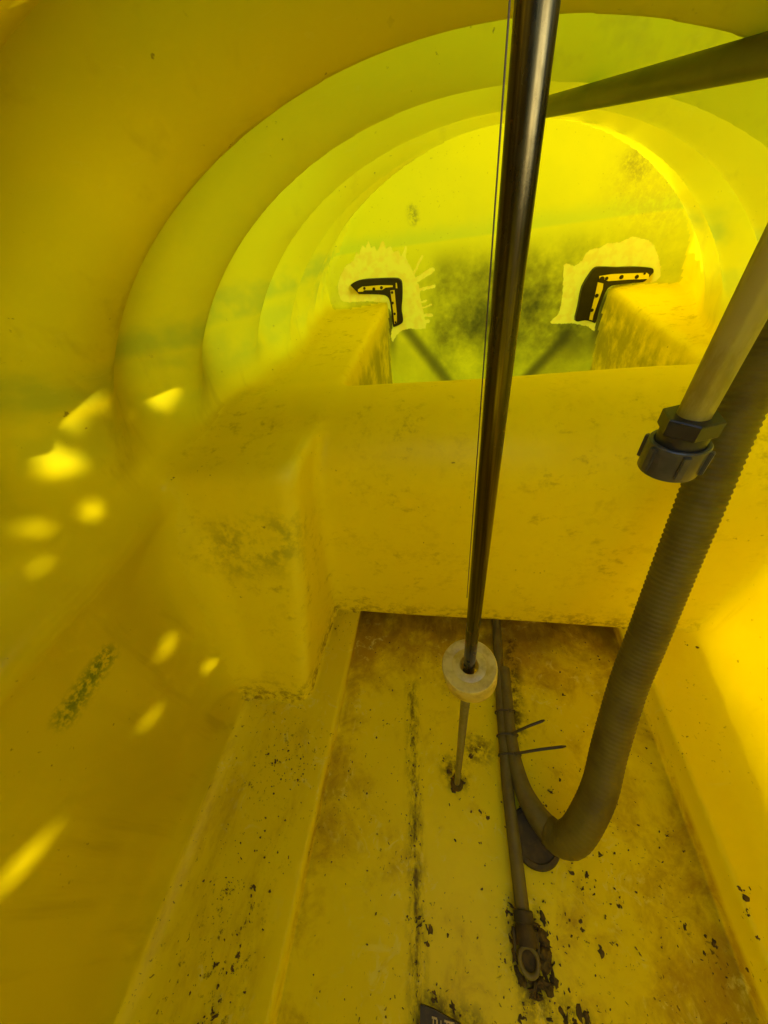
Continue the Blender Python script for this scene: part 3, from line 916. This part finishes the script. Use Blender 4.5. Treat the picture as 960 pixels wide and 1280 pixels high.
tube('hose_cuff', [(0.1375, 0.0805, 0.0196), (0.1415, 0.0785, 0.0202), (0.147, 0.0745, 0.0212)], [0.0176, 0.0184, 0.0186], M_HOSE, hose, 28, True, 50)

# ------------------------------------------------------------------ floor pipe with its nozzle
fp = empty('floor_pipe', 'long thin brown pipe lying on the floor, running under the baffle to a dirty nozzle', 'pipe', (0.095, 0.1, 0.0))
tube('pipe', [(0.1035, 0.55, 0.0095), (0.1005, 0.38, 0.0095), (0.0945, 0.24, 0.0095), (0.0925, 0.12, 0.0095), (0.0965, 0.0, 0.0095), (0.0968, -0.012, 0.0095)], 0.0088, M_PIPE, fp, 22)
ax = Vector((0.03, -1.0, 0)).normalized()
p0 = Vector((0.0967, -0.002, 0.0105))
tube('collar', [p0, p0 + ax * 0.001, p0 + ax * 0.011, p0 + ax * 0.012], [0.0108, 0.0118, 0.0118, 0.0108], M_COVER, fp, 22)
tube('nozzle_body', [p0 + ax * 0.010, p0 + ax * 0.018, p0 + ax * 0.030], [0.0095, 0.0128, 0.0135], M_COVER, fp, 10)
pr = p0 + ax * 0.040
v, f = [], []
for i in range(28):
    a = 2 * math.pi * i / 28
    for j in range(10):
        b = 2 * math.pi * j / 10
        rr = 0.0105 + 0.0026 * math.cos(b)
        ey = 1.15 if math.sin(a) < 0 else 1.0
        v.append((pr.x + rr * math.cos(a), pr.y + rr * math.sin(a) * ey, 0.0125 + 0.0032 * math.sin(b)))
        f.append((i * 10 + j, ((i + 1) % 28) * 10 + j, ((i + 1) % 28) * 10 + (j + 1) % 10, i * 10 + (j + 1) % 10))
link_mesh('nozzle_ring', v, f, M_PIPE, fp)
tube('nozzle_bore', [(pr.x, pr.y, 0.004), (pr.x, pr.y, 0.0095)], [0.0102, 0.0095], M_SEDI, fp, 16)
for s in (-1, 1):
    bm = bmesh.new()
    bmesh.ops.create_cube(bm, size=1.0)
    for vv in bm.verts:
        vv.co = Vector((vv.co.x * 0.0035, vv.co.y * 0.020, vv.co.z * 0.008))
    bmesh.ops.bevel(bm, geom=bm.edges[:], offset=0.0009, segments=1, affect='EDGES')
    bmesh.ops.translate(bm, vec=(p0.x + s * 0.0135, p0.y - 0.026, 0.010), verts=bm.verts)
    bm_obj('nozzle_cheek', bm, M_COVER, fp, smooth=False)

# ------------------------------------------------------------------ cable ties binding the two pipes
def cable_tie(y, xa, xb, tail, label):
    t = empty('cable_tie', label, 'cable tie', ((xa + xb) / 2, y, 0.0), 'cable ties round the two floor pipes')
    xm, w = (xa + xb) / 2, (xb - xa) / 2 + 0.0112
    loop = []
    for i in range(33):
        a = 2 * math.pi * i / 32
        ca, sa = math.cos(a), math.sin(a)
        loop.append((xm + w * math.copysign(abs(ca) ** 0.6, ca), y + 0.002 * ca, 0.0115 + 0.0112 * math.copysign(abs(sa) ** 0.7, sa)))
    tube('loop', loop, 0.0013, M_TIE, t, 8, False, None)
    bm = bmesh.new()
    bmesh.ops.create_cube(bm, size=1.0)
    for vv in bm.verts:
        vv.co = Vector((vv.co.x * 0.0052, vv.co.y * 0.0042, vv.co.z * 0.0036))
    bmesh.ops.bevel(bm, geom=bm.edges[:], offset=0.0006, segments=1, affect='EDGES')
    bmesh.ops.translate(bm, vec=(xb + 0.001, y, 0.0245), verts=bm.verts)
    bm_obj('lock_head', bm, M_TIE, t, smooth=False)
    if tail:
        A = Vector((xb, y, 0.0245)); B = Vector(tail)
        Mi = (A + B) / 2 + Vector((0, 0, 0.004))
        pp, _ = spline([A, Mi, B], 14)
        v, f = tube_geo(pp, [0.0021] * 13 + [0.0012], 8)
        o = link_mesh('tail', v, f, M_TIE, t)
    return t
cable_tie(0.228, 0.0945, 0.1055, None, 'short trimmed cable tie round the two floor pipes, nearest the float')
cable_tie(0.192, 0.0942, 0.1055, (0.155, 0.210, 0.050), 'middle cable tie whose tail slants up to the right')
cable_tie(0.164, 0.0938, 0.1065, (0.181, 0.178, 0.045), 'lowest cable tie with the longest nearly level tail')

# ------------------------------------------------------------------ drain cover, ceiling conduit, rubber plate
prof = [(0.0, 0.0), (0.0335, 0.0), (0.0345, 0.004), (0.033, 0.0085), (0.028, 0.010), (0.0265, 0.0085), (0.012, 0.009), (0.0, 0.0095)]
v, f = lathe_geo([(max(r, 0.0002), z) for r, z in prof], (0.124, 0.070, 0.0005), 44, False)
dc = link_mesh('drain_cover', v, f, M_COVER, None, True, (0.124, 0.070, 0.0005))
dc.data.set_sharp_from_angle(angle=math.radians(40))
tag(dc, 'round dark silted disc on the floor below the bend of the hose', 'drain cover')

cond = tube('ceiling_pipe', [(0.0729, 0.572, 0.80), (0.0739, 0.568, 0.7607), (0.0749, 0.56, 0.7507), (0.0799, 0.53, 0.7477), (0.1355, 0.267, 0.7268), (0.134, 0.0, 0.705), (0.133, -0.3, 0.69)], 0.0069, M_COND, None, 28, True, 40, (0.139, 0.5, 0.75))
tag(cond, 'dark grey green pipe running along under the vault at upper right', 'pipe')

pl = empty('rubber_plate', 'dark plate with a line of pale raised lettering at the bottom edge of the floor', 'plate', (0.03, -0.13, 0.0))
bm = bmesh.new()
cs = [(-0.028, -0.0935), (-0.012, -0.0945), (0.010, -0.0985), (0.028, -0.1015), (0.052, -0.1045), (0.060, -0.115), (0.060, -0.185), (-0.028, -0.185)]
bot = [bm.verts.new((x, y, 0.0005)) for x, y in cs]
top = [bm.verts.new((x, y, 0.0075)) for x, y in cs]
bm.faces.new(list(reversed(bot))) if False else None
bm.faces.new(top[::-1] if False else top)
for i in range(len(cs)):
    j = (i + 1) % len(cs)
    bm.faces.new((bot[i], bot[j], top[j], top[i]))
bmesh.ops.recalc_face_normals(bm, faces=bm.faces[:])
bm_obj('plate_body', bm, M_PLATE, pl, smooth=False)
def bar(xa, ya, xb, yb):
    bm = bmesh.new()
    bmesh.ops.create_cube(bm, size=1.0)
    for vv in bm.verts:
        vv.co = Vector(((xa + xb) / 2 + vv.co.x * (xb - xa), (ya + yb) / 2 + vv.co.y * (yb - ya), 0.0082 + vv.co.z * 0.0018))
    return bm_obj('letter_stroke', bm, M_PRINT, pl, smooth=False)
LY = -0.1005
for xa, xb in ((-0.0135, -0.0123), (-0.0095, -0.0080), (-0.0050, -0.0037), (0.0015, 0.0028), (0.0068, 0.0081)):
    bar(xa, LY - 0.012, xb, LY)
bar(-0.0146, LY - 0.0002, -0.0086, LY + 0.0012)
bar(-0.0006, LY - 0.0002, 0.0105, LY + 0.0012)

# ------------------------------------------------------------------ loose sediment
FLAKES = [(-0.282, 0.109, 0.0047), (-0.237, 0.09, 0.0042), (-0.261, -0.034, 0.0042), (0.186, 0.037, 0.0063), (0.177, 0.028, 0.0047), (0.167, 0.038, 0.0042), (0.21, 0.063, 0.0042), (0.317, 0.001, 0.0063), (0.345, 0.046, 0.0058), (0.304, 0.096, 0.0031), (0.208, 0.273, 0.0042), (0.249, 0.229, 0.0016), (0.287, 0.011, 0.0037), (0.301, -0.006, 0.0021), (0.003, -0.039, 0.0031), (0.048, 0.055, 0.0026), (0.048, 0.088, 0.0037), (0.061, 0.083, 0.0026), (-0.022, -0.036, 0.0047), (-0.022, -0.046, 0.0037), (-0.015, -0.095, 0.0042), (-0.033, -0.031, 0.0052), (-0.257, -0.092, 0.0042), (-0.257, -0.101, 0.0037), (-0.281, -0.102, 0.0037), (-0.261, -0.135, 0.0063), (-0.274, -0.138, 0.0047), (0.22, 0.017, 0.0037), (0.126, -0.017, 0.0031), (0.167, -0.001, 0.0031), (0.169, -0.01, 0.0031), (0.124, -0.053, 0.0026), (0.186, -0.023, 0.0042), (0.2, -0.015, 0.0021), (0.119, 0.093, 0.0031), (0.159, 0.126, 0.0047), (0.174, 0.143, 0.0031), (0.099, -0.069, 0.0031), (0.084, -0.084, 0.0047), (0.089, -0.079, 0.0037), (0.017, 0.129, 0.0052), (0.004, 0.133, 0.0042), (0.023, 0.121, 0.0047), (0.012, 0.12, 0.0037), (-0.005, 0.148, 0.0026), (0.041, 0.159, 0.0047), (0.055, 0.172, 0.0037), (0.416, 0.356, 0.0026), (0.428, 0.349, 0.0031), (0.333, -0.012, 0.0021), (0.339, -0.006, 0.0016), (0.345, 0.003, 0.0016), (0.34, 0.014, 0.0021), (0.339, 0.032, 0.0021), (0.341, 0.052, 0.0026), (-0.3, 0.114, 0.0026), (-0.287, 0.102, 0.0031), (-0.231, 0.095, 0.0031), (-0.27, 0.133, 0.0021), (0.128, -0.077, 0.0073), (0.137, -0.078, 0.0063), (0.149, -0.074, 0.0068), (0.118, -0.082, 0.0052), (0.155, -0.075, 0.0047), (0.095, -0.037, 0.0042), (0.114, -0.015, 0.0042), (0.107, -0.05, 0.0052), (0.097, -0.055, 0.0047), (0.079, -0.011, 0.0047), (0.115, -0.034, 0.0047), (0.084, -0.051, 0.0042), (0.072, -0.047, 0.0042), (0.085, -0.006, 0.0031)]
def chunk(bm, x, y, z, r, flat=0.35):
    n = random.randint(8, 12)
    a0 = random.random() * 6.28
    el = random.uniform(0.3, 0.95)
    rot = random.random() * 6.28
    ca, sa = math.cos(rot), math.sin(rot)
    lo, hi = [], []
    for k in range(n):
        a = a0 + 2 * math.pi * k / n
        rr = r * random.uniform(0.35, 1.25)
        px, py = rr * math.cos(a), rr * math.sin(a) * el
        px, py = px * ca - py * sa, px * sa + py * ca
        lo.append(bm.verts.new((x + px, y + py, z - 0.0006)))
        hi.append(bm.verts.new((x + px * 0.7, y + py * 0.7, z + r * flat * random.uniform(0.5, 1.1))))
    t = bm.verts.new((x, y, z + r * flat * random.uniform(0.8, 1.3)))
    for k in range(n):
        j = (k + 1) % n
        bm.faces.new((lo[k], lo[j], hi[j], hi[k]))
        bm.faces.new((hi[k], hi[j], t))
def floor_z(x, y):
    lo_, hi_ = -0.02, 0.10
    zz = np.linspace(lo_, hi_, 121)
    fv = field(np.full(121, x), np.full(121, y), zz)
    i = int(np.argmax(fv > 0))
    return float(zz[i])
bm = bmesh.new()
FLAKES += [(0.1145, -0.012, 0.008), (0.1175, -0.022, 0.009), (0.118, -0.034, 0.008), (0.1135, -0.045, 0.009), (0.118, -0.055, 0.010), (0.110, -0.060, 0.009), (0.106, -0.068, 0.007),
           (0.083, -0.004, 0.006), (0.080, -0.028, 0.006), (0.084, -0.046, 0.007), (0.090, -0.058, 0.007), (0.099, -0.062, 0.008), (0.012, 0.120, 0.006), (0.020, 0.121, 0.006), (0.0165, 0.112, 0.007),
           (0.010, -0.094, 0.006), (0.030, -0.098, 0.007), (-0.01, -0.09, 0.005), (0.14, -0.082, 0.010), (0.155, -0.080, 0.009)]
for x, y, r in FLAKES:
    z = floor_z(x, y)
    r *= 1.15
    for k in range(random.randint(1, 3)):
        chunk(bm, x + random.gauss(0, r * 0.4), y + random.gauss(0, r * 0.4), z, r * random.uniform(0.4, 0.95), 0.22)
    for k in range(random.randint(2, 6)):
        chunk(bm, x + random.gauss(0, r * 1.3), y + random.gauss(0, r * 1.3), z, r * random.uniform(0.08, 0.25), 0.4)
sd = bm_obj('sediment_clumps', bm, M_SEDI, None, smooth=False)
tag(sd, 'dark clumps of wet sediment scattered over the yellow floor', 'sediment', kind='stuff')
bm = bmesh.new()
spots = []
for x, y, r in ((0.1165, -0.020, 0.0105), (0.1185, -0.040, 0.0115), (0.113, -0.057, 0.0125), (0.102, -0.064, 0.0095), (0.0835, -0.040, 0.008), (0.0855, -0.055, 0.0085), (0.108, -0.010, 0.008), (0.0155, 0.122, 0.0085), (0.010, 0.126, 0.006)):
    chunk(bm, x, y, 0.0, r, 0.55)
    chunk(bm, x + 0.004, y - 0.004, 0.0, r * 0.7, 0.8)
for _ in range(900):
    u_ = random.random()
    if u_ < 0.5:
        x, y = random.uniform(-0.18, 0.33), random.uniform(-0.14, 0.38)
    elif u_ < 0.68:
        x, y = random.gauss(-0.275, 0.028), random.uniform(-0.15, 0.17)
    elif u_ < 0.84:
        t_ = random.random(); x, y = -0.066 + 0.042 * t_ + random.gauss(0, 0.007), 0.24 - 0.40 * t_
    else:
        x, y = random.gauss(0.17, 0.06), random.gauss(0.05, 0.06)
    if not (-0.37 < x < 0.40 and -0.16 < y < 0.39):
        continue
    spots.append((x, y))
P = np.array(spots)
zz = np.linspace(-0.01, 0.08, 46)
FV = field(np.repeat(P[:, 0], 46), np.repeat(P[:, 1], 46), np.tile(zz, len(P))).reshape(len(P), 46) > 0
for (x, y), row in zip(spots, FV):
    chunk(bm, x, y, float(zz[int(np.argmax(row))]), 0.0006 + 0.0016 * random.random() ** 2.2, 0.5)
sd = bm_obj('sediment_grains', bm, M_SEDI, None, smooth=False)
tag(sd, 'fine dark grains of sediment strewn over floor and benches', 'sediment', kind='stuff')

# ------------------------------------------------------------------ added, unseen leaves that block the sun, gaps left for the wall spots
def wall_hit(p):
    return Vector(p)
BEAMS = [((-0.389, 0.227, 0.579), 0.003), ((-0.361, 0.254, 0.581), 0.0038), ((-0.343, 0.262, 0.594), 0.0038), ((-0.383, 0.24, 0.555), 0.0032), ((-0.383, 0.244, 0.539), 0.0033), ((-0.397, 0.182, 0.505), 0.0031), ((-0.37, 0.384, 0.542), 0.0074), ((-0.359, 0.395, 0.556), 0.0073), ((-0.342, 0.407, 0.571), 0.0062), ((-0.326, 0.418, 0.581), 0.0041), ((-0.296, 0.287, 0.63), 0.0029), ((-0.389, 0.185, 0.274), 0.0034), ((-0.391, 0.172, 0.269), 0.0023), ((-0.392, 0.103, 0.225), 0.0043), ((-0.39, -0.028, 0.278), 0.0031), ((-0.39, -0.038, 0.282), 0.0038), ((-0.39, -0.048, 0.287), 0.0029), ((-0.376, 0.193, 0.18), 0.0026), ((-0.389, 0.228, 0.486), 0.0018), ((-0.39, 0.161, 0.477), 0.0016), ((-0.334, 0.272, 0.592), 0.0023), ((-0.393, 0.226, 0.542), 0.0024)]
bp_ = np.array([b[0] for b in BEAMS]); br_ = np.array([b[1] for b in BEAMS]); sv = np.array(SUN)
def leaf_blocker(n, bx, by, bz, size):
    C = np.stack([rng.uniform(*bx, n), rng.uniform(*by, n), rng.uniform(*bz, n)], 1)
    keep = np.ones(n, bool)
    for p, r in zip(bp_, br_):
        d = C - p
        t = d @ sv
        keep &= np.linalg.norm(d - t[:, None] * sv, axis=1) > r + size * 0.40
    C = C[keep]
    vs, fs = [], []
    for c_ in C:
        nn = Vector(rng.normal(size=3)) + Vector((0, 0, 1.4)) + SUN * 1.2
        nn.normalize()
        a = nn.orthogonal().normalized()
        a.rotate(Matrix.Rotation(rng.uniform(0, 6.28), 3, nn))
        b = nn.cross(a)
        l, w = size * rng.uniform(0.75, 1.15), size * rng.uniform(0.32, 0.45)
        c0 = Vector(c_)
        i = len(vs)
        vs += [tuple(c0 - a * l * 0.5), tuple(c0 + b * w - nn * w * 0.2), tuple(c0 + a * l * 0.5), tuple(c0 - b * w - nn * w * 0.2), tuple(c0 + nn * 0.0)]
        fs += [(i, i + 1, i + 4), (i + 1, i + 2, i + 4), (i + 2, i + 3, i + 4), (i + 3, i, i + 4)]
    return vs, fs
v, f = leaf_blocker(68000, (0.42, 1.80), (-2.70, -0.50), (1.38, 1.64), 0.030)
leaf_screen = link_mesh('blocker_leaves', v, f, M_BLOCKER_LEAF, None, False, (0.8, -1.2, 1.1))
tag(leaf_screen, 'unseen leaves added outside the hatch to break the sun into spots', 'light blocker', kind='stuff')

# added, unseen dark sheet blocking light from the near half, open round the hatch
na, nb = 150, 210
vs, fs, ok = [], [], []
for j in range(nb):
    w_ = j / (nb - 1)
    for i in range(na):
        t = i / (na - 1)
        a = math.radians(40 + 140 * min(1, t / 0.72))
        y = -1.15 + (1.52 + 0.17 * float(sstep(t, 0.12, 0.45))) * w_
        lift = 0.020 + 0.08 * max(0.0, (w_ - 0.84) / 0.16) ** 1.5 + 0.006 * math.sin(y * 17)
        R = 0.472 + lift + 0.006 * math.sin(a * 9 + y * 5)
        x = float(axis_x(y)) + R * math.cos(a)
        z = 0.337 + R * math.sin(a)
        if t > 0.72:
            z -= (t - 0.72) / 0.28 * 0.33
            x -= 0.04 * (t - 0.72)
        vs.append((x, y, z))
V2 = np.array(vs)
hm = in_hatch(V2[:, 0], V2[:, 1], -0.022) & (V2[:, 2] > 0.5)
# it also covers the rear left of the hatch to dim the near wall
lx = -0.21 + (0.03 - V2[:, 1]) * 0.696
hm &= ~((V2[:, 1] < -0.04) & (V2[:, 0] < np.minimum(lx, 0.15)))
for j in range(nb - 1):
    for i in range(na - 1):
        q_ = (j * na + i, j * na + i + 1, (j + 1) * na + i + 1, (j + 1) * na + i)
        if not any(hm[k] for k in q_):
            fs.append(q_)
tp = link_mesh('blocker_sheet', vs, fs, M_BLOCKER_SHEET, None, True, (0.0, -0.35, 0.8))
tag(tp, 'unseen dark sheet added over the near half of the yellow tank to block light', 'blocker_sheet')
